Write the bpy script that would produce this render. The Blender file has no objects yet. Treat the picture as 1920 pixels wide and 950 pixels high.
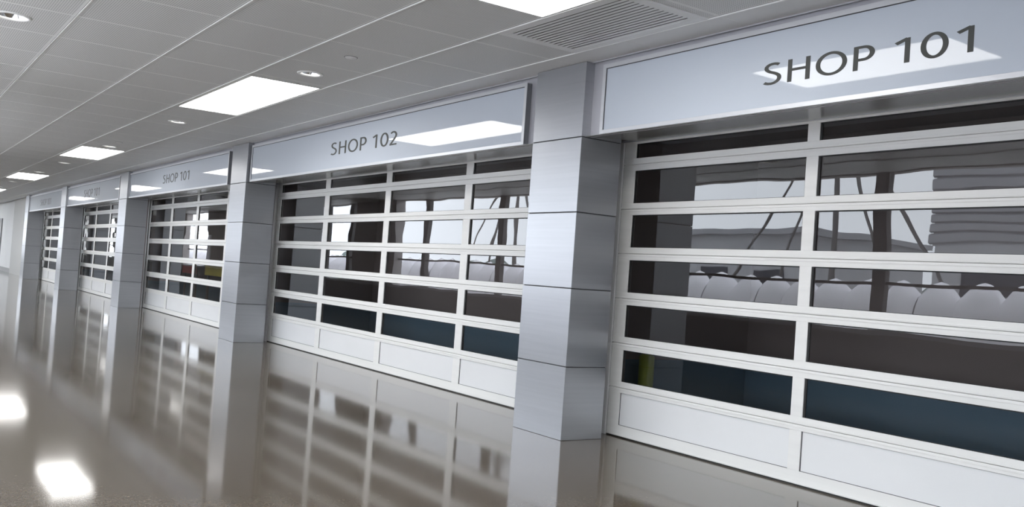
import bpy, bmesh, math, random
from mathutils import Matrix, Vector
random.seed(7)
C = bpy.context.scene.collection
sc = bpy.context.scene

# ------------------------------------------------------------------ camera
YAW, PITCH, ROLL, FPX = 0.97089, 0.02700, 0.07100, 1757.07
CAM = Vector((0.0, -5.855, 1.6))
f = Vector((-math.sin(YAW) * math.cos(PITCH), math.cos(YAW) * math.cos(PITCH), math.sin(PITCH)))
r0 = Vector((math.cos(YAW), math.sin(YAW), 0)); u0 = r0.cross(f)
r = r0 * math.cos(ROLL) + u0 * math.sin(ROLL); u = u0 * math.cos(ROLL) - r0 * math.sin(ROLL)
cam_data = bpy.data.cameras.new('camera')
cam = bpy.data.objects.new('camera', cam_data); C.objects.link(cam)
cam.matrix_world = Matrix(((r.x, u.x, -f.x, CAM.x), (r.y, u.y, -f.y, CAM.y), (r.z, u.z, -f.z, CAM.z), (0, 0, 0, 1)))
cam_data.sensor_fit = 'HORIZONTAL'; cam_data.sensor_width = 36.0
cam_data.lens = FPX / 1920 * 36.0
cam_data.clip_start = 0.05; cam_data.clip_end = 500
sc.camera = cam

# ------------------------------------------------------------------ light and exposure
SKY = 8.0; PANEL = 9.0; LAMP = 18.0; SHOP = 1.15
sc.view_settings.view_transform = 'Standard'; sc.view_settings.look = 'None'
sc.view_settings.gamma = 1.0; sc.view_settings.use_curve_mapping = False
sc.view_settings.exposure = 0.0
sc.cycles.use_denoising = True
sc.cycles.max_bounces = 10; sc.cycles.diffuse_bounces = 5; sc.cycles.glossy_bounces = 5
sc.cycles.transparent_max_bounces = 12; sc.cycles.sample_clamp_indirect = 6.0
w = bpy.data.worlds.new('overcast_sky'); sc.world = w; w.use_nodes = True
bg = w.node_tree.nodes['Background']
bg.inputs[0].default_value = (0.87, 0.925, 1.0, 1); bg.inputs[1].default_value = SKY

# ------------------------------------------------------------------ materials
def mat(name, col, rough=.5, metal=0., spec=.5, coat=0., noise=None, bump=None, emis=None, emis_s=0.):
    m = bpy.data.materials.new(name); m.use_nodes = True
    nt = m.node_tree; b = nt.nodes['Principled BSDF']
    b.inputs['Base Color'].default_value = (*col, 1)
    b.inputs['Roughness'].default_value = rough; b.inputs['Metallic'].default_value = metal
    b.inputs['Specular IOR Level'].default_value = spec
    b.inputs['Coat Weight'].default_value = coat; b.inputs['Coat Roughness'].default_value = .03
    if emis:
        b.inputs['Emission Color'].default_value = (*emis, 1); b.inputs['Emission Strength'].default_value = emis_s
    tc = nt.nodes.new('ShaderNodeTexCoord')
    if noise:                       # (scale xyz, amount): slight mottling of the colour
        mp = nt.nodes.new('ShaderNodeMapping'); mp.inputs['Scale'].default_value = noise[0]
        n = nt.nodes.new('ShaderNodeTexNoise'); n.inputs['Scale'].default_value = 1; n.inputs['Detail'].default_value = 4
        nt.links.new(tc.outputs['Object'], mp.inputs[0]); nt.links.new(mp.outputs[0], n.inputs[0])
        mr = nt.nodes.new('ShaderNodeMapRange'); mr.inputs['From Min'].default_value = .3; mr.inputs['From Max'].default_value = .7
        mr.inputs['To Min'].default_value = 1 - noise[1]; mr.inputs['To Max'].default_value = 1 + noise[1]
        nt.links.new(n.outputs[0], mr.inputs[0])
        mx = nt.nodes.new('ShaderNodeVectorMath'); mx.operation = 'SCALE'
        mx.inputs[0].default_value = col; nt.links.new(mr.outputs[0], mx.inputs['Scale'])
        nt.links.new(mx.outputs[0], b.inputs['Base Color'])
    if bump:                        # (scale xyz, strength, distance)
        mp = nt.nodes.new('ShaderNodeMapping'); mp.inputs['Scale'].default_value = bump[0]
        n = nt.nodes.new('ShaderNodeTexNoise'); n.inputs['Scale'].default_value = 1; n.inputs['Detail'].default_value = 1
        nt.links.new(tc.outputs['Object'], mp.inputs[0]); nt.links.new(mp.outputs[0], n.inputs[0])
        bp = nt.nodes.new('ShaderNodeBump'); bp.inputs['Strength'].default_value = bump[1]; bp.inputs['Distance'].default_value = bump[2]
        nt.links.new(n.outputs[0], bp.inputs['Height']); nt.links.new(bp.outputs[0], b.inputs['Normal'])
    return m

M = {}
M['white_frame'] = mat('white_powder_coat', (.82, .815, .785), .38, noise=((.6, 6, 14), .03))
M['jamb'] = mat('grey_jamb', (.66, .66, .66), .4)
M['white_panel'] = mat('white_infill', (.78, .785, .78), .42, noise=((1, 1, 2), .02))
M['gasket'] = mat('black_rubber', (.012, .012, .012), .6)
M['alu'] = mat('satin_aluminium', (.62, .63, .65), .42, .5, noise=((1, 9, 9), .04))
M['alu_dark'] = mat('dark_aluminium', (.20, .205, .215), .35, .6)
M['clad'] = mat('brushed_cladding', (.395, .405, .425), .36, .82, noise=((.8, .8, 30), .035), bump=((.5, .5, 1.2), .10, .03))
M['joint'] = mat('dark_joint', (.05, .05, .055), .6)
M['filler'] = mat('grey_filler_panel', (.50, .50, .53), .4, .35)
M['sign_face'] = mat('frosted_sign_glass', (.545, .60, .67), .55, coat=1.0)
M['letters'] = mat('dark_letter_vinyl', (.085, .088, .082), .5, spec=.15)
M['soffit'] = mat('grey_soffit', (.33, .335, .32), .22, .45)
M['rail'] = mat('ceiling_rail', (.92, .92, .90), .3)
M['groove'] = mat('shadow_gap', (.16, .16, .16), .7)
M['fixture'] = mat('white_fixture', (.62, .62, .61), .35)
M['louver'] = mat('grey_louver', (.82, .82, .81), .4, noise=((2, 2, 2), .02))
M['diffuser'] = mat('light_diffuser', (.9, .9, .9), .5, emis=(1, .985, .96), emis_s=PANEL)
M['lamp'] = mat('lamp_glow', (.9, .9, .9), .4, emis=(1, .97, .92), emis_s=LAMP)
M['reflector'] = mat('chrome_reflector', (.80, .80, .80), .12, 1.)
M['wall'] = mat('white_wall_paint', (.92, .92, .90), .6, noise=((1, 1, 1), .02))
M['wall_beige'] = mat('beige_wall_paint', (.56, .55, .52), .6)
M['grey_door'] = mat('grey_door_paint', (.33, .33, .33), .4)
M['skirting'] = mat('grey_skirting', (.40, .40, .39), .5)
M['pier'] = mat('brown_pier', (.42, .385, .375), .5)
M['post'] = mat('brown_post', (.085, .08, .078), .4)
M['int_wall'] = mat('shop_wall', (.34, .30, .285), .8)
M['dado'] = mat('blue_dado', (.19, .31, .40), .5)
M['shop_fill_glow'] = mat('fill_strip_glow', (.9, .9, .9), .4, emis=(1, .95, .9), emis_s=SHOP)  # glow of the fill strips added inside the shops
M['int_floor'] = mat('blue_shop_floor', (.07, .13, .19), .45, noise=((2, 2, 2), .08))
M['tarmac'] = mat('outside_ground', (.60, .585, .56), .8, noise=((.4, .4, .4), .2))
M['tarp'] = mat('white_quilt', (.90, .88, .92), .5, noise=((.5, .5, .5), .06))
M['siding'] = mat('grey_siding', (.28, .28, .30), .5)
M['render_wall'] = mat('pale_render', (.40, .40, .42), .7, noise=((.3, .3, .3), .08))
M['dark_glass'] = mat('dark_window', (.05, .055, .07), .1)
M['hedge'] = mat('dark_hedge', (.17, .21, .20), .9, noise=((1, 1, 1), .3))
M['red'] = mat('red_board', (.45, .06, .045), .5)
M['yellow'] = mat('yellow_board', (.55, .47, .06), .5)
M['lime'] = mat('lime_post', (.42, .50, .03), .5)
M['pale'] = mat('pale_board', (.62, .62, .68), .5)

# door glass: tinted see-through pane with wavy mirror reflections
def glass(name, tint, seed):
    m = bpy.data.materials.new(name); m.use_nodes = True; nt = m.node_tree; nt.nodes.clear()
    out = nt.nodes.new('ShaderNodeOutputMaterial'); mx = nt.nodes.new('ShaderNodeMixShader')
    tr = nt.nodes.new('ShaderNodeBsdfTransparent'); tr.inputs[0].default_value = (*tint, 1)
    gl = nt.nodes.new('ShaderNodeBsdfGlossy'); gl.inputs['Roughness'].default_value = 0.0
    gl.inputs['Color'].default_value = (.86, .87, .88, 1)
    fr = nt.nodes.new('ShaderNodeFresnel'); fr.inputs['IOR'].default_value = 1.75
    tc = nt.nodes.new('ShaderNodeTexCoord'); mp = nt.nodes.new('ShaderNodeMapping')
    mp.inputs['Scale'].default_value = (1.1, 1.1, 1.7); mp.inputs['Location'].default_value = (seed, seed * 2, 0)
    n = nt.nodes.new('ShaderNodeTexNoise'); n.inputs['Scale'].default_value = 1; n.inputs['Detail'].default_value = 1.2
    bp = nt.nodes.new('ShaderNodeBump'); bp.inputs['Strength'].default_value = .35; bp.inputs['Distance'].default_value = .006
    L = nt.links.new
    L(tc.outputs['Object'], mp.inputs[0]); L(mp.outputs[0], n.inputs[0]); L(n.outputs[0], bp.inputs['Height'])
    L(bp.outputs[0], gl.inputs['Normal'])
    L(fr.outputs[0], mx.inputs[0]); L(tr.outputs[0], mx.inputs[1]); L(gl.outputs[0], mx.inputs[2]); L(mx.outputs[0], out.inputs[0])
    return m
M['glass'] = glass('tinted_glass', (.78, .77, .78), 0.)

# polished concrete
def concrete():
    m = mat('polished_concrete', (.17, .155, .135), .075, spec=.32)
    nt = m.node_tree; b = nt.nodes['Principled BSDF']; L = nt.links.new
    tc = nt.nodes.new('ShaderNodeTexCoord')
    n1 = nt.nodes.new('ShaderNodeTexNoise'); n1.inputs['Scale'].default_value = .45; n1.inputs['Detail'].default_value = 5
    n2 = nt.nodes.new('ShaderNodeTexVoronoi'); n2.inputs['Scale'].default_value = 100
    n3 = nt.nodes.new('ShaderNodeTexNoise'); n3.inputs['Scale'].default_value = 45; n3.inputs['Detail'].default_value = 6
    for n in (n1, n2, n3): L(tc.outputs['Object'], n.inputs['Vector'])
    r1 = nt.nodes.new('ShaderNodeValToRGB'); e = r1.color_ramp.elements
    e[0].position = .3; e[0].color = (.110, .090, .070, 1); e[1].position = .72; e[1].color = (.155, .134, .111, 1)
    L(n1.outputs[0], r1.inputs[0])
    r2 = nt.nodes.new('ShaderNodeValToRGB'); e = r2.color_ramp.elements
    e[0].position = .05; e[0].color = (.80, .78, .75, 1); e[1].position = .95; e[1].color = (1.18, 1.16, 1.12, 1)
    L(n2.outputs['Color'], r2.inputs[0])
    r3 = nt.nodes.new('ShaderNodeMapRange'); r3.inputs['From Min'].default_value = .3; r3.inputs['From Max'].default_value = .7
    r3.inputs['To Min'].default_value = .9; r3.inputs['To Max'].default_value = 1.08
    L(n3.outputs[0], r3.inputs[0])
    m1 = nt.nodes.new('ShaderNodeVectorMath'); m1.operation = 'MULTIPLY'
    m2 = nt.nodes.new('ShaderNodeVectorMath'); m2.operation = 'SCALE'
    L(r1.outputs[0], m1.inputs[0]); L(r2.outputs[0], m1.inputs[1]); L(m1.outputs[0], m2.inputs[0]); L(r3.outputs[0], m2.inputs['Scale'])
    L(m2.outputs[0], b.inputs['Base Color'])
    n4 = nt.nodes.new('ShaderNodeTexNoise'); n4.inputs['Scale'].default_value = 1.1; n4.inputs['Detail'].default_value = 2
    L(tc.outputs['Object'], n4.inputs['Vector'])
    bp = nt.nodes.new('ShaderNodeBump'); bp.inputs['Strength'].default_value = .25; bp.inputs['Distance'].default_value = .003
    L(n4.outputs[0], bp.inputs['Height']); L(bp.outputs[0], b.inputs['Normal'])
    return m
M['concrete'] = concrete()

# perforated ceiling tile: small round holes in a plain grey sheet, a solid margin round each tile
HC = 3.861
LY = [-6.55, -5.45, -4.355, -3.272, -2.215, -1.23, -0.287, 0.10]
CX0, DCX = -10.015, 1.155
def perforated():
    m = mat('perforated_metal', (.50, .50, .49), .45)
    nt = m.node_tree; b = nt.nodes['Principled BSDF']; L = nt.links.new
    tc = nt.nodes.new('ShaderNodeTexCoord'); sp = nt.nodes.new('ShaderNodeSeparateXYZ'); L(tc.outputs['Object'], sp.inputs[0])
    def mth(op, a, bb=None):
        n = nt.nodes.new('ShaderNodeMath'); n.operation = op
        for i, v in enumerate((a, bb)):
            if v is None: continue
            if isinstance(v, (int, float)): n.inputs[i].default_value = v
            else: L(v, n.inputs[i])
        return n.outputs[0]
    X, Y = sp.outputs[0], sp.outputs[1]; P = .021
    def cell(v): return mth('SUBTRACT', mth('FRACT', mth('DIVIDE', v, P)), .5)
    cx, cy = cell(X), cell(Y)
    d2 = mth('ADD', mth('MULTIPLY', cx, cx), mth('MULTIPLY', cy, cy))
    hole = mth('LESS_THAN', d2, .075)
    tx = mth('ABSOLUTE', mth('SUBTRACT', mth('FRACT', mth('DIVIDE', mth('SUBTRACT', X, CX0 + 100 * -DCX), DCX)), .5))
    inx = mth('LESS_THAN', tx, .485)
    msk = mth('MULTIPLY', hole, inx)
    iny = None
    for a, bb in zip(LY[:-1], LY[1:]):
        if bb - a < .5: continue
        c = (a + bb) / 2; h = (bb - a) / 2 - .03
        t = mth('LESS_THAN', mth('ABSOLUTE', mth('SUBTRACT', Y, c)), h)
        iny = t if iny is None else mth('ADD', iny, t)
    msk = mth('MULTIPLY', msk, iny)
    mx = nt.nodes.new('ShaderNodeMix'); mx.data_type = 'RGBA'
    mx.inputs['A'].default_value = (.78, .78, .765, 1); mx.inputs['B'].default_value = (.33, .33, .33, 1)
    L(msk, mx.inputs['Factor']); L(mx.outputs['Result'], b.inputs['Base Color'])
    return m
M['ceiling'] = perforated()

# ------------------------------------------------------------------ mesh helpers
class MB:
    def __init__(s): s.bm = bmesh.new()
    def box(s, x0, x1, y0, y1, z0, z1):
        v = [s.bm.verts.new(p) for p in ((x0,y0,z0),(x1,y0,z0),(x1,y1,z0),(x0,y1,z0),(x0,y0,z1),(x1,y0,z1),(x1,y1,z1),(x0,y1,z1))]
        for q in ((3,2,1,0),(4,5,6,7),(0,1,5,4),(1,2,6,5),(2,3,7,6),(3,0,4,7)): s.bm.faces.new([v[i] for i in q])
        return s
    def poly(s, pts): s.bm.faces.new([s.bm.verts.new(p) for p in pts]); return s
    def prism(s, pts, axis, a, b):      # 2-D outline extruded along an axis
        def P(p, t): return (t, p[0], p[1]) if axis == 'x' else (p[0], t, p[1]) if axis == 'y' else (p[0], p[1], t)
        lo = [s.bm.verts.new(P(p, a)) for p in pts]; hi = [s.bm.verts.new(P(p, b)) for p in pts]
        s.bm.faces.new(lo[::-1]); s.bm.faces.new(hi); n = len(pts)
        for i in range(n): s.bm.faces.new((lo[i], lo[(i+1) % n], hi[(i+1) % n], hi[i]))
        return s
    def lathe(s, prof, cx, cy, n=40, sx=1., sy=1.):
        rings = [[s.bm.verts.new((cx + rr*math.cos(2*math.pi*i/n)*sx, cy + rr*math.sin(2*math.pi*i/n)*sy, z)) for i in range(n)] for rr, z in prof]
        for a, b in zip(rings[:-1], rings[1:]):
            for i in range(n): s.bm.faces.new((a[i], a[(i+1) % n], b[(i+1) % n], b[i]))
        return s
    def ribbon(s, path, wx, wz, y0, y1, closed=False):   # flat stroke in the x-z plane, elliptical pen
        n = len(path); L, R = [], []
        for i in range(n):
            a = path[(i-1) % n] if (closed or i > 0) else path[i]
            b = path[(i+1) % n] if (closed or i < n-1) else path[i]
            dx, dz = b[0]-a[0], b[1]-a[1]; l = math.hypot(dx, dz) or 1; nx, nz = -dz/l, dx/l
            k = math.sqrt((wx*nx)**2 + (wz*nz)**2); ox, oz = wx*wx*nx/k, wz*wz*nz/k
            L.append((path[i][0]+ox, path[i][1]+oz)); R.append((path[i][0]-ox, path[i][1]-oz))
        V = [[s.bm.verts.new((p[0], y, p[1])) for p in side] for side in (L, R) for y in (y0, y1)]
        L0, L1, R0, R1 = V
        for i in range(n if closed else n-1):
            j = (i+1) % n
            s.bm.faces.new((L0[i], R0[i], R0[j], L0[j])); s.bm.faces.new((L1[j], R1[j], R1[i], L1[i]))
            s.bm.faces.new((L0[j], L1[j], L1[i], L0[i])); s.bm.faces.new((R0[i], R1[i], R1[j], R0[j]))
        if not closed:
            s.bm.faces.new((L0[0], L1[0], R1[0], R0[0])); s.bm.faces.new((R0[-1], R1[-1], L1[-1], L0[-1]))
        return s
    def build(s, name, m, parent=None, bevel=0., smooth=False, normals=True):
        if normals: bmesh.ops.recalc_face_normals(s.bm, faces=s.bm.faces)
        me = bpy.data.meshes.new(name); s.bm.to_mesh(me); s.bm.free()
        me.materials.append(m)
        if smooth:
            for p in me.polygons: p.use_smooth = True
        o = bpy.data.objects.new(name, me); C.objects.link(o)
        if bevel:
            b = o.modifiers.new('bevel', 'BEVEL'); b.width = bevel; b.segments = 2; b.limit_method = 'ANGLE'
        if parent: o.parent = parent
        return o
def tag(o, label=None, cat=None, group=None, kind=None):
    if label: o['label'] = label
    if cat: o['category'] = cat
    if group: o['group'] = group
    if kind: o['kind'] = kind
    return o
def empty(name, loc=(0, 0, 0), **k):
    o = bpy.data.objects.new(name, None); o.location = loc; C.objects.link(o); o.empty_display_size = .2
    return tag(o, **k)
def struct(name, mb, m, **k): return tag(mb.build(name, m, **k), kind='structure')
def copy_tree(o, parent=None):
    c = o.copy(); C.objects.link(c)
    if parent: c.parent = parent
    for ch in o.children: copy_tree(ch, c)
    return c

# ------------------------------------------------------------------ the setting
XL, XR, YB = -80.0, 14.0, -6.55
FZ = 0.012
struct('floor', MB().box(XL, XR, YB - .2, .86, -.2, FZ), M['concrete'])

DLX = [-43.2, -38.7, -32.2, -27.67, -21.87, -16.41, -10.58]
DL = [(x, -1.70) for x in DLX] + [(x, -4.86) for x in DLX[3:] + [-5.0]]
LIGHTS = [(-6.52, -4.40), (-14.65, -11.335), (-25.53, -22.52), (-36.65, -33.35), (-48.2, -44.9)]
VX0, VX1 = -7.273, -5.504
# ceiling: one sheet with round and rectangular openings
holes_r = [(a - .02, b + .02, LY[4] + .04, LY[5] - .005) for a, b in LIGHTS] + [(VX0 + .05, VX1 - .05, LY[5] + .05, LY[6] - .05)]
holes_c = [(x, y, .135 if y > -3 else .165) for x, y in DL]
cb = MB(); S = .22
rects = holes_r + [(x - S, x + S, y - S, y + S) for x, y, _ in holes_c]
xs = sorted({XL, XR} | {round(v, 4) for q in rects for v in q[:2]}); ys = sorted({YB - .1, .2} | {round(v, 4) for q in rects for v in q[2:]})
for x0, x1 in zip(xs[:-1], xs[1:]):
    for y0, y1 in zip(ys[:-1], ys[1:]):
        mx_, my_ = (x0+x1)/2, (y0+y1)/2
        if any(q[0] < mx_ < q[1] and q[2] < my_ < q[3] for q in rects): continue
        cb.poly([(x0,y0,HC),(x0,y1,HC),(x1,y1,HC),(x1,y0,HC)])
for x, y, rr in holes_c:
    n = 48; sq = []; ci = []
    for i in range(n):
        a = 2*math.pi*(i + .5)/n; c_, s_ = math.cos(a), math.sin(a); k = S/max(abs(c_), abs(s_))
        ci.append(cb.bm.verts.new((x + rr*c_, y + rr*s_, HC))); sq.append(cb.bm.verts.new((x + k*c_, y + k*s_, HC)))
    for i in range(n):
        j = (i+1) % n; cb.bm.faces.new((ci[i], ci[j], sq[j], sq[i]))
    for cx_, cy_ in ((1,1),(-1,1),(-1,-1),(1,-1)):
        a0 = math.atan2(cy_, cx_) % (2*math.pi); i = int((a0/(2*math.pi))*n - .5) % n
        cb.bm.faces.new((sq[i], sq[(i+1) % n], cb.bm.verts.new((x + S*cx_, y + S*cy_, HC))))
cb_o = struct('ceiling', cb, M['ceiling'], normals=False)
struct('ceiling.001', MB().box(XL, XR, YB - .3, 6.2, HC + .35, HC + .5), M['int_wall'])   # slab above the tiles

# long ceiling rails and the fine cross joints
for i, y in enumerate(LY[1:7]):
    struct('trim_%d' % (i + 1), MB().box(XL, XR, y - .005, y + .005, HC - .012, HC + .004), M['rail'])
    struct('trim_%d' % (i + 11), MB().box(XL, XR, y - .010, y - .0055, HC - .001, HC + .004), M['groove'])
cj = MB(); k = -60
while CX0 + k * DCX < XR:
    x = CX0 + k * DCX
    if x > XL:
        for y0, y1 in zip(LY[:-1], LY[1:]):
            if any(a - .03 < x < b + .03 and y0 < (q0 + q1)/2 < y1 for a, b, q0, q1 in holes_r): continue
            cj.box(x - .002, x + .002, y0 + .014, y1 - .010, HC - .0014, HC + .003)
    k += 1
struct('trim_20', cj, M['rail'])
struct('trim_21', MB().box(XL, XR, .075, .085, HC - .012, HC + .004), M['filler'])
struct('trim_22', MB().box(XL, XR, .085, .107, HC - .004, HC + .004), M['groove'])

# side, end and window walls
struct('wall_right', MB().box(XR, XR + .2, YB - .2, 1.0, 0, HC + .35), M['grey_door'])
struct('wall_left', MB().box(XL - .2, XL, YB - .2, 1.0, 0, HC + .35), M['wall'])
struct('baseboard_back', MB().box(XL, XR, YB - .2, YB, 0, 1.08), M['post'])
struct('trim_50', MB().box(XL, XR, YB - .2, YB + .06, 1.08, 1.15), M['alu'])
wb = MB()
for a, b in [(-79.5, -78), (-62, -56), (-52.5, -51.6), (-47.6, -44.6), (-38.7, -35.1), (-30.2, -27.1), (-16.1, -14.7), (1.5, 3.0), (11, 13)]:
    wb.box(a, b, YB - .2, YB + .12, 1.15, HC + .35)
wb.box(XL, XR, YB - .2, YB - .02, HC - .02, HC + .35)
struct('wall_back', wb, M['pier'])
wp = MB()
for x in (-70, -42.6, -32.9, -30.85, -25.35, -21.2, -9.6, -3.6, 7.5):
    wp.box(x - .13, x + .13, YB - .15, YB - .02, 1.15, HC)
wp.box(XL, XR, YB - .12, YB - .05, 1.95, 2.0)
struct('window_1', wp, M['post'])

# storefront bays: pillar right/left edges and the recess between them
PIL = [(-8.311, -7.460), (-18.705, -17.777), (-28.895, -27.927), (-38.983, -37.996), (-49.0, -47.938), (1.95, 2.85)]
DY = .80; PDS = [.53, .60, .58, .63, .655, .56]; JY = [.752, 1.545, 2.322, 3.089]
BAYS = [(-7.460, 1.95), (-17.777, -8.311), (-27.927, -18.705), (-37.996, -28.895), (-47.938, -38.983)]
# masonry behind pillars and the head wall above the doors
PARTY = [(-8.48, -7.85), (-18.88, -18.30), (-29.19, -28.70), (-39.27, -39.01), (2.05, 2.7)]
core = MB()
for a, b in PARTY: core.box(a, b, .785, .86, 0, 3.17)
struct('wall_front', core, M['int_wall'])
head = MB()
for a, b in BAYS: head.box(a + .001, b - .001, .112, 1.2, 3.175, HC + .35)
head.box(2.852, XR, .112, 1.2, 3.175, HC + .35)
struct('wall_front.001', head, M['filler'])
struct('wall_front.002', MB().box(2.86, XR, .02, 1.2, 0, 3.175), M['wall'])
# far end beyond the last pillar; hidden stretch recessed to let light onto the door
struct('wall_far', MB().box(-56.3, -52.0, .36, 1.2, 0, HC + .3).box(-52.0, -49.06, .9, 1.2, 0, HC + .3), M['wall_beige'])
struct('wall_far.001', MB().box(XL, -56.3, .46, 1.2, 0, HC + .3), M['wall'])
struct('baseboard_far', MB().box(-62.1, -56.3, .43, .46, FZ, .24), M['skirting'])
d9 = struct('door_1', MB().box(-64.5, -62.1, .40, .46, FZ, 3.02), M['grey_door'])
MB().box(-62.4, -62.3, .34, .40, 1.2, 1.32).build('door_handle', M['alu'], d9)

# shop interiors: side walls, back wall, floor and ceiling, an added unseen glow strip to brighten each
si = MB(); YBK = 3.1
for a, b in PARTY + [(-49.5, -49.0)]: si.box(a, b, .87 if a > -49.4 else 1.2, YBK, 0, 3.5)
si.box(-49.5, XR, YBK, YBK + .1, 0, 3.9)
struct('wall_shop', si, M['int_wall'])
dd_ = MB().box(-49, XR, YBK - .02, YBK, FZ, .80)
for a, b in PARTY: dd_.box(b, b + .015, .87, YBK - .02, FZ, .80)
struct('baseboard_shop', dd_, M['dado'])
struct('ceiling_shop', MB().box(-49.5, XR, 1.2, YBK + .1, 3.5, 3.6), M['int_wall'])
struct('floor_shop', MB().box(-49.5, XR, .86, YBK + .1, -.2, FZ), M['int_floor'])
for (a, b), l in zip(BAYS, ('nearest large SHOP 101', 'SHOP 102', 'mid-distance SHOP 101', 'second farthest', 'farthest')):
    root = empty('shop_fill', ((a + b)/2, 1.75, 3.495)); tag(root, 'unseen fill strip added inside the shop behind the %s door' % l, 'ceiling light', 'added fill strips inside the shops')
    MB().box(-3.6, 3.6, -.16, .16, -.05, 0).build('housing', M['fixture'], root)
    MB().box(-3.56, 3.56, -.13, .13, -.056, -.0505).build('diffuser', M['shop_fill_glow'], root)

# ------------------------------------------------------------------ pillars
def pillar(a, b, label):
    PD = PDS[[q[0] for q in PIL].index(a)]
    root = empty('clad_pillar', (a, 0, 0)); root['kind'] = 'thing'; tag(root, label, 'pillar', 'metal-clad pillars between the shopfronts')
    w_ = b - a; zs = [FZ] + JY + [HC - .004]
    MB().box(.012, w_ - .012, .012, PD - .004, FZ, HC - .004).build('core', M['joint'], root)
    for i, (z0, z1) in enumerate(zip(zs[:-1], zs[1:])):
        g0 = .004 if i else 0
        MB().box(0, w_, 0, PD, z0 + g0, z1 - (.004 if i < 4 else 0)).build('cladding_panel', M['clad'], root, bevel=.004)
    return root
pillar(*PIL[0], 'nearest and widest grey metal-clad pillar, right of the SHOP 102 sign')
pillar(*PIL[1], 'second nearest grey metal-clad pillar, at the left end of the SHOP 102 front')
pillar(*PIL[2], 'third nearest grey metal-clad pillar, at the left end of the mid-distance SHOP 101 front')
pillar(*PIL[3], 'fourth grey metal-clad pillar along, between the two most distant shop signs')
pillar(*PIL[4], 'farthest grey metal-clad pillar, beside the white end wall at far left')
PB = pillar(*PIL[5], 'x'); PB['label'] = 'grey metal-clad pillar closing the right end of the nearest shopfront, outside the frame'

# ------------------------------------------------------------------ sectional doors
ROWS = [(2.976, 3.131), (2.494, 2.842), (2.023, 2.367), (1.544, 1.887), (1.071, 1.410), (.596, .931)]
SEC = [FZ + .013, .530, 1.001, 1.477, 1.955, 2.430, 2.909, 3.168]
def door(x0, cols, x1, label):
    root = empty('sectional_door', (x0, DY, FZ)); root['kind'] = 'thing'; tag(root, label, 'garage door', 'white glazed sectional doors along the arcade')
    ox, oy, oz = x0, DY, FZ
    def B(mb): return mb
    Y0, Y1 = 0.0, .045
    ed = [x0] + [v for c in cols for v in c] + [x1]           # stile / mullion spans: (ed[0],ed[1]), (ed[2],ed[3]) ...
    spans = [(ed[i], ed[i+1]) for i in range(0, len(ed), 2)]
    for s in range(7):
        z0, z1 = SEC[s] + (.0016 if s else 0), SEC[s+1] - .0016
        if s == 0: lo, hi = .138, .478
        else: lo, hi = ROWS[6 - s]
        m_ = MB()
        def bx(a, b, y0, y1, c, d): m_.box(a - ox, b - ox, y0, y1, c - oz, d - oz)
        bx(x0, x1, Y0, Y1, z0, lo); bx(x0, x1, Y0, Y1, hi, z1)
        for a, b in spans: bx(a, b, Y0, Y1, lo, hi)
        # raised lips along the rails, as on extruded sections
        if lo - z0 > .03: bx(x0, x1, -.004, 0, z0 + .004, z0 + .020)
        if z1 - hi > .03: bx(x0, x1, -.004, 0, z1 - .024, z1 - .012)
        m_.build('door_section', M['white_frame'], root, bevel=.0015)
        for a, b in cols:
            if s == 0:
                p = MB().box(a - ox + .004, b - ox - .004, .014, .03, lo - oz + .004, hi - oz - .004).build('infill_panel', M['white_panel'], root)
                q = MB()
                q.box(a-ox, a-ox+.005, .008, .03, lo-oz, hi-oz); q.box(a-ox, b-ox, .008, .03, lo-oz, lo-oz+.004)
                q.build('panel_seal', M['joint'], p)
            else:
                p = MB().poly([(a-ox, .022, lo-oz), (b-ox, .022, lo-oz), (b-ox, .022, hi-oz), (a-ox, .022, hi-oz)]).build('glass_pane', M['glass'], root, normals=False)
                q = MB(); t = .009
                q.box(a-ox, a-ox+.02, .010, .021, lo-oz, hi-oz); q.box(b-ox-t, b-ox, .010, .021, lo-oz, hi-oz)
                q.box(a-ox+.02, b-ox-t, .010, .021, hi-oz-t, hi-oz); q.box(a-ox+.02, b-ox-t, .010, .021, lo-oz, lo-oz+.004)
                q.build('gasket', M['gasket'], p)
    MB().box(0, x1-x0, .006, .036, 0.0, .013).build('bottom_seal', M['gasket'], root)
    for a, b in ((-.11, -.006), (x1-x0+.012, x1-x0+.06)):
        j = MB(); j.box(a, b, -.02, .10, 0, 3.168-oz)
        j.build('jamb_post', M['jamb'], root, bevel=.003)
        MB().box(min(a, b) + .10 if a < 0 else a, b + .012 if a < 0 else a + .004, -.012 if a >= 0 else .0, .05, 0, 3.16-oz).build('jamb_seal', M['joint'], root) if a >= 0 else MB().box(b, 0, .004, .05, 0, 3.16-oz).build('jamb_seal', M['joint'], root)
    MB().box(-.11, x1-x0+.06, -.028, -.006, 3.150-oz, 3.176-oz).build('head_rail', M['alu'], root, bevel=.002)
    return root
door(-7.70, [(-7.522, -5.303), (-5.178, -2.96), (-2.83, -.61), (-.48, 1.73)], 1.89,
     'largest white sectional door, under the nearest SHOP 101 sign, cut by the right edge')
D2 = [(-17.948, -15.777), (-15.577, -13.382), (-13.199, -10.973), (-10.796, -8.73)]
dd = door(-18.15, D2, -8.57, 'white sectional door of four pane columns under the SHOP 102 sign')
for off, lab in ((-10.40, 'white sectional door under the mid-distance SHOP 101 sign, red and yellow showing in its panes'),
                 (-20.72, 'narrow-looking white sectional door under the second farthest sign'),
                 (-30.70, 'farthest and smallest white sectional door, beside the last pillar')):
    c = copy_tree(dd); c.location.x += off; c['label'] = lab

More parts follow.
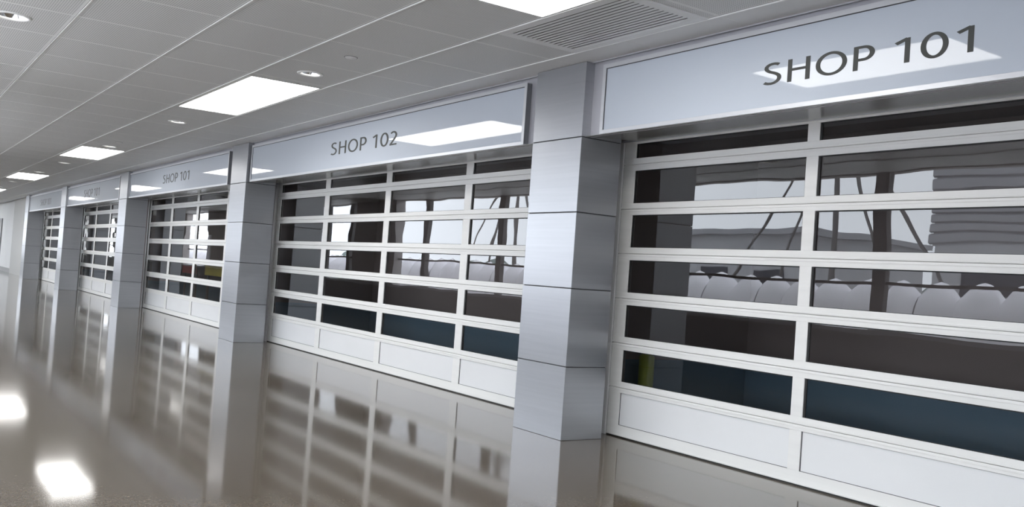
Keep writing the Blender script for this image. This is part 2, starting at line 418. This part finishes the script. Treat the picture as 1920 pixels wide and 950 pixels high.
# ------------------------------------------------------------------ shop signs
def arc(cx, cz, rx, rz, a0, a1, n=22):
    return [(cx + rx*math.cos(math.radians(a0 + (a1-a0)*i/n)), cz + rz*math.sin(math.radians(a0 + (a1-a0)*i/n))) for i in range(n+1)]
SW, SH_ = .068, .056          # half stroke: stem, bar (in cap heights)
def glyph(ch):
    """strokes [(path, closed)] in cap heights and the advance width"""
    h = SH_; v = SW
    if ch == 'S':
        p = [(.565, .885), (.50, .925), (.42, .944), (.34, .942), (.26, .925), (.195, .885), (.155, .83), (.145, .765), (.165, .70), (.22, .635),
             (.30, .58), (.40, .53), (.49, .475), (.56, .41), (.59, .335), (.59, .255), (.56, .18), (.50, .115), (.42, .07), (.33, .053), (.24, .06), (.16, .085), (.10, .125)]
        return [(p, 0)], .73
    if ch == 'H': return [([(.20, 0), (.20, 1)], 0), ([(.77, 0), (.77, 1)], 0), ([(.20, .53), (.77, .53)], 0)], .967
    if ch == 'O': return [(arc(.51, .5, .395, .452, 0, 360, 44)[:-1], 1)], 1.02
    if ch == 'P': return [([(.20, 0), (.20, 1)], 0), ([(.20, .944), (.38, .944)] + arc(.42, .685, .23, .259, 90, -90, 20) + [(.38, .426), (.20, .426)], 0)], .79
    if ch == '1': return [([(.47, 0), (.47, .985)], 0), ([(.17, .80), (.47, .955)], 0)], .76
    if ch == '0': return [(arc(.38, .5, .27, .452, 0, 360, 40)[:-1], 1)], .76
    if ch == '2':
        p = [(.13, .86)] + arc(.335, .70, .225, .244, 125, -15, 18) + [(.50, .54), (.42, .42), (.32, .29), (.22, .165), (.12, .056)]
        return [(p, 0), ([(.08, .056), (.63, .056)], 0)], .76
    return [], .315
def text(s, xa, xb, za, zb, y, parent, off):
    adv = sum(glyph(c)[1] for c in s); lead = .10; tail = .12
    sx = (xb - xa) / (adv - lead - tail); sz = zb - za
    pen = -lead
    for i, c in enumerate(s):
        g, a = glyph(c); m_ = MB()
        for k_, (path, cl) in enumerate(g):
            pts = [(xa + (pen + px)*sx - off[0], za + pz*sz - off[2]) for px, pz in path]
            m_.ribbon(pts, SW*sx, SH_*sz, y - off[1] - .0005*k_, y - off[1] + .004, bool(cl))
        pen += a
        if g: m_.build('letter', M['letters'], parent)
ZS0, ZS1, YS, YF = 3.098, 3.797, .043, .108
def sign(x0, x1, txt, tx0, tx1, tz0, tz1, label, cat='sign'):
    off = (x0, YS, ZS0); root = empty('shop_sign', off); tag(root, label, cat, 'long white shop signs above the doors')
    W = x1 - x0; H = ZS1 - ZS0; t = .047; D = .068
    fr = MB()
    fr.prism([(0, 0), (W, 0), (W - t, t*.85), (t, t*.85)], 'y', 0, D); fr.prism([(0, H), (t, H - t*.9), (W - t, H - t*.9), (W, H)], 'y', 0, D)
    fr.prism([(0, 0), (t, t*.85), (t, H - t*.9), (0, H)], 'y', 0.0008, D); fr.prism([(W, 0), (W, H), (W - t, H - t*.9), (W - t, t*.85)], 'y', 0.0008, D)
    fr.build('sign_frame', M['alu'], root, bevel=.0018)
    g = MB(); e = .006
    g.box(t, t + e, .006, .03, t*.85, H - t*.9); g.box(t, W - t, .006, .03, H - t*.9 - e, H - t*.9)
    g.build('edge_seal', M['joint'], root)
    MB().box(t + e, W - t, .012, .05, t*.85, H - t*.9 - e).build('face_panel', M['sign_face'], root)
    text(txt, tx0, tx1, tz0, tz1, YS + .010, root, off)
    MB().box(W, W + .004, .004, D, .01, H - .01).build('end_cap', M['alu_dark'], root)
    return root
sign(-7.243, 1.70, 'SHOP 101', -5.175, -3.385, 3.315, 3.495, 'nearest and largest shop sign, reading SHOP 101 in dark letters over a bright lamp reflection')
sign(-17.694, -8.56, 'SHOP 102', -13.905, -11.66, 3.345, 3.543, 'long bluish white shop sign reading SHOP 102')
sign(-27.915, -19.057, 'SHOP 101', -24.26, -21.90, 3.348, 3.562, 'mid-distance SHOP 101 sign, next to the left of the SHOP 102 sign')
sign(-37.985, -29.20, 'SHOP 101', -34.76, -32.12, 3.325, 3.585, 'second farthest shop sign, its SHOP 101 lettering crossed by a lamp reflection')
sign(-47.925, -39.30, 'SHOP 101', -44.68, -41.85, 3.290, 3.55, 'farthest and smallest shop sign, above the last door at far left')
# filler panels beside and above each sign, soffit under it
for n, (a, b) in enumerate(BAYS):
    fl = MB().box(a, b, YF + .003, YF + .03, ZS0, HC - .002)
    struct('trim_%d' % (31 + n), fl, M['filler'])
    so = MB().box(a, b, YF - .02, DY + .1, 3.092, 3.100).box(a, b, YF + .03, DY - .01, 3.1, 3.14)
    so = MB().prism([(YS + .01, ZS0 - .004), (DY + .12, 3.166), (DY + .12, 3.174), (YF + .02, 3.12), (YS + .01, ZS0 - .0005)], 'x', a, b)
    struct('trim_%d' % (41 + n), so, M['soffit'])

# ------------------------------------------------------------------ ceiling lights
lab = ['ceiling light panel at the top edge beside the louvred vent', 'large glowing ceiling panel above the SHOP 102 sign',
       'glowing ceiling panel third from the viewer, between two small downlights', 'small distant glowing ceiling panel, fourth from the viewer',
       'farthest glowing ceiling panel, at the left edge']
for i, (a, b) in enumerate(LIGHTS):
    y0, y1 = LY[4] + .045, LY[5] - .01; root = empty('ceiling_light', ((a+b)/2, (y0+y1)/2, HC))
    tag(root, lab[i], 'ceiling light', 'flush ceiling light panels in a row')
    hx, hy = (b-a)/2, (y1-y0)/2; t = .022
    fr = MB()
    for q in ((-hx-.02, hx+.02, -hy-.0, -hy+t), (-hx-.02, hx+.02, hy-t, hy+.0), (-hx-.02, -hx+t-.015, -hy+t, hy-t), (hx-t+.015, hx+.02, -hy+t, hy-t)):
        fr.box(*q, -.008, .05)
    fr.build('light_frame', M['fixture'], root)
    MB().box(-hx+.005, hx-.005, -hy+t, hy-t, -.001, .012).build('diffuser', M['diffuser'], root)
# downlights
def downlight(x, y, rr, label):
    root = empty('downlight', (x, y, HC)); tag(root, label, 'downlight', 'round recessed downlights')
    MB().lathe([(rr-.02, .01), (rr-.024, -.008), (rr+.006, -.013), (rr+.018, -.007), (rr+.02, .001), (rr-.0, .003)], 0, 0).build('trim_ring', M['rail'], root, smooth=True)
    MB().lathe([(rr-.016, .004), (rr-.022, .03), (rr*.72, .075), (rr*.45, .12), (0.001, .13)], 0, 0).build('reflector', M['reflector'], root, smooth=True)
    MB().lathe([(.001, .028), (rr*.20, .03), (rr*.26, .05), (rr*.24, .10), (rr*.2, .125)], rr*.30, 0, 20).build('lamp', M['lamp'], root, smooth=True)
    MB().box(-.012, .012, -rr*.8, rr*.8, .03, .05).build('baffle', M['alu_dark'], root)
    return root
dlab = {-43.2: 'farthest visible downlight at left, past the distant light panels', -38.7: 'tiny downlight beyond the fourth light panel', -32.2: 'small downlight just before the fourth light panel',
        -27.67: 'small downlight just beyond the third glowing panel', -21.87: 'downlight touching the near corner of the third glowing panel',
        -16.41: 'downlight between the second and third glowing panels', -10.58: 'largest fully visible downlight, beside the panel above SHOP 102'}
for x, y in DL:
    near = y > -3
    if near: l = dlab.get(x, 'downlight overhead beyond the top right of the frame')
    else: l = 'downlight cut by the left edge in the top left corner' if x == -10.58 else {-27.67: 'window-side downlight level with the mid-distance SHOP 101 sign', -21.87: 'window-side downlight level with the gap before the mid-distance sign', -16.41: 'window-side downlight level with the left part of the SHOP 102 sign', -5.0: 'nearest window-side downlight, overhead beside the viewer'}[x]
    downlight(x, y, .135 if near else .165, l)
# small round detectors
for x, l in ((-9.37, 'small round ceiling disc right of the largest downlight'), (-20.83, 'small grey ceiling disc before the third glowing panel')):
    root = empty('ceiling_detector', (x, -1.73, HC)); tag(root, l, 'smoke detector', 'round ceiling detectors')
    MB().lathe([(.001, -.012), (.055, -.011), (.066, -.004), (.068, .001)], 0, 0).build('cover', M['louver'], root, smooth=True)
    MB().lathe([(.066, -.0035), (.073, -.003), (.074, .001)], 0, 0).build('base_ring', M['groove'], root)
# louvred vent
vy0, vy1 = LY[5] + .012, LY[6] - .012
root = empty('ceiling_vent', ((VX0+VX1)/2, (vy0+vy1)/2, HC)); tag(root, 'grey louvred ceiling vent with fourteen slats beside the nearest light panel', 'vent')
hx, hy = (VX1-VX0)/2, (vy1-vy0)/2; bx_, by = .105, .085
fr = MB()
for q in ((-hx, hx, -hy, -hy+by), (-hx, hx, hy-by, hy), (-hx, -hx+bx_, -hy+by, hy-by), (hx-bx_, hx, -hy+by, hy-by)): fr.box(*q, -.010, .0)
fr.build('vent_frame', M['louver'], root, bevel=.002)
sl = MB(); n = 14; st = (2*hy - 2*by)/n
for i in range(n):
    y = -hy + by + i*st
    sl.prism([(y + st*.31, -.008), (y + st*1.0, -.008), (y + st*1.0, -.005), (y + st*.35, -.005)], 'x', -hx+bx_-.002, hx-bx_+.002)
sl.build('slats', M['louver'], root)
db = MB().box(-hx+.03, hx-.03, -hy+.03, hy-.03, .10, .12).box(-hx+.03, hx-.03, -hy+.03, -hy+.05, .001, .10).box(-hx+.03, hx-.03, hy-.05, hy-.03, .001, .10)
db.box(-hx+.03, -hx+.05, -hy+.05, hy-.05, .001, .10).box(hx-.05, hx-.03, -hy+.05, hy-.05, .001, .10).build('duct_back', M['groove'], root)

# ------------------------------------------------------------------ things inside the shops, behind the glass
def board(name, x0, x1, y, z0, z1, m, label, cat, leg=True):  # stand-in boards added for the coloured patches in the panes
    root = empty(name, ((x0+x1)/2, y, FZ)); tag(root, label, cat); hw = (x1-x0)/2
    MB().box(-hw, hw, -.02, .02, z0-FZ, z1-FZ).build('panel', m, root, bevel=.006)
    for s in (-1, 1):
        MB().box(s*hw*.8-.02, s*hw*.8+.02, .021, .05, 0, z1-FZ-.05).build('leg', M['alu_dark'], root)
    return root
board('standin_board', -26.6, -25.35, 1.35, 1.13, 1.33, M['red'], 'red stand-in board behind the mid-distance SHOP 101 door', 'display board')
board('standin_board', -24.5, -22.5, 1.35, 1.14, 1.41, M['yellow'], 'yellow stand-in board behind the mid-distance SHOP 101 door', 'display board')
board('standin_board', -26.4, -25.1, 1.6, 1.53, 2.2, M['pale'], 'pale stand-in board behind the mid-distance SHOP 101 door', 'display board')
p = empty('marker_post', (-7.68, 1.30, FZ)); tag(p, 'yellow-green post behind the lowest panes of the nearest door', 'post')
MB().lathe([(.001, .88), (.05, .87), (.085, .84), (.085, .0), (.001, 0)], 0, 0, 24).build('shaft', M['lime'], p, smooth=True)
MB().lathe([(.115, .0), (.115, .02), (.10, .03), (.086, .03)], 0, 0, 24).build('base', M['alu_dark'], p)

# ------------------------------------------------------------------ outside the far windows, seen mirrored in the door glass
struct('floor_outside', MB().box(-140, 60, -80, YB - .2, -.4, -.15), M['tarmac'])
b1 = empty('warehouse', (-4, -22, -.15)); tag(b1, 'grey ribbed building across the road, mirrored in the nearest door panes', 'building')
m_ = MB().box(-14, 24, -6, 0, 0, 3.9); m_.build('lower_wall', M['render_wall'], b1)
m_ = MB()
for i in range(9): m_.prism([(0.0, 3.95 + i*.36), (.10, 4.0 + i*.36), (.10, 4.24 + i*.36), (0.0, 4.29 + i*.36)], 'x', -14.2, 24)
m_.box(-14.1, 24, -6, .0, 3.9, 7.4); m_.build('siding', M['siding'], b1)
for i in range(9):
    MB().box(-13 + i*3.6, -10.4 + i*3.6, 0, .04, 2.3, 3.1).build('window', M['dark_glass'], b1)
b2 = empty('low_building', (-31, -24, -.15)); tag(b2, 'pale low building with a flat roof across the road', 'building')
MB().box(-6.5, 6.5, -8, 0, 0, 4.4).build('wall', M['render_wall'], b2)
MB().box(-6.8, 6.8, -8, .5, 4.4, 4.65).build('roof', M['siding'], b2)
for i in range(4): MB().box(-5.6 + i*3, -3.9 + i*3, 0, .04, 1.6, 3.0).build('window', M['dark_glass'], b2)
tp = MB(); x = -75.0
while x < 8:
    R_ = .62 + random.uniform(-.05, .05)
    prof = [(R_*math.cos(a), 2.15*math.sin(a)) for a in [math.pi*i/12 for i in range(13)]]
    rings = []
    wd = .85
    for j in range(7):
        t = j/6; s_ = .45 + .55*math.sin(math.pi*t)
        rings.append([tp.bm.verts.new((x + wd*t, -10.6 + (.6 + .4*s_)*py, -.14 + (.78 + .22*s_)*pz*1.08)) for py, pz in prof])
    for a, b in zip(rings[:-1], rings[1:]):
        for i in range(12): tp.bm.faces.new((a[i], a[i+1], b[i+1], b[i]))
    x += wd
tag(tp.build('quilted_barrier', M['tarp'], smooth=True), 'long white quilted barrier outside the windows, mirrored in the door panes', 'barrier')
hd = MB(); x = -130.0
while x < 40:
    hh = 3.0 + random.uniform(-.6, .9); hd.lathe([(.001, hh), (1.0, hh*.93), (1.9, hh*.7), (2.3, hh*.35), (2.1, -.15)], x, -46 + random.uniform(-1, 1), 14); x += 2.3
tag(hd.build('hedge', M['hedge'], smooth=True), 'dark green hedge far beyond the road, mirrored in the SHOP 102 door', 'hedge')
for i, x in enumerate((-40.0, -20.5)):
    pr = empty('cable_mast', (x, -20, -.15)); tag(pr, ['slim mast with guy cables beyond the pale building', 'slim mast with guy cables beside the ribbed building'][i], 'mast', 'cable masts')
    MB().lathe([(.001, 9), (.07, 9), (.12, 0)], 0, 0, 12).build('mast', M['post'], pr)
    for s in (-4.5, -2.2, 2.2, 4.5):
        cu = MB(); n = 8
        a = Vector((0, 0, 8.7)); b = Vector((s, .3, 2.2)); d = (b - a); side = Vector((.035, 0, .02)); dep = Vector((0, .05, 0))
        vs = [cu.bm.verts.new(q) for q in (a-side-dep, a+side-dep, a+side+dep, a-side+dep, b-side-dep, b+side-dep, b+side+dep, b-side+dep)]
        for q in ((0,1,2,3),(4,5,6,7),(0,1,5,4),(1,2,6,5),(2,3,7,6),(3,0,4,7)): cu.bm.faces.new([vs[k] for k in q])
        cu.build('cable', M['post'], pr)
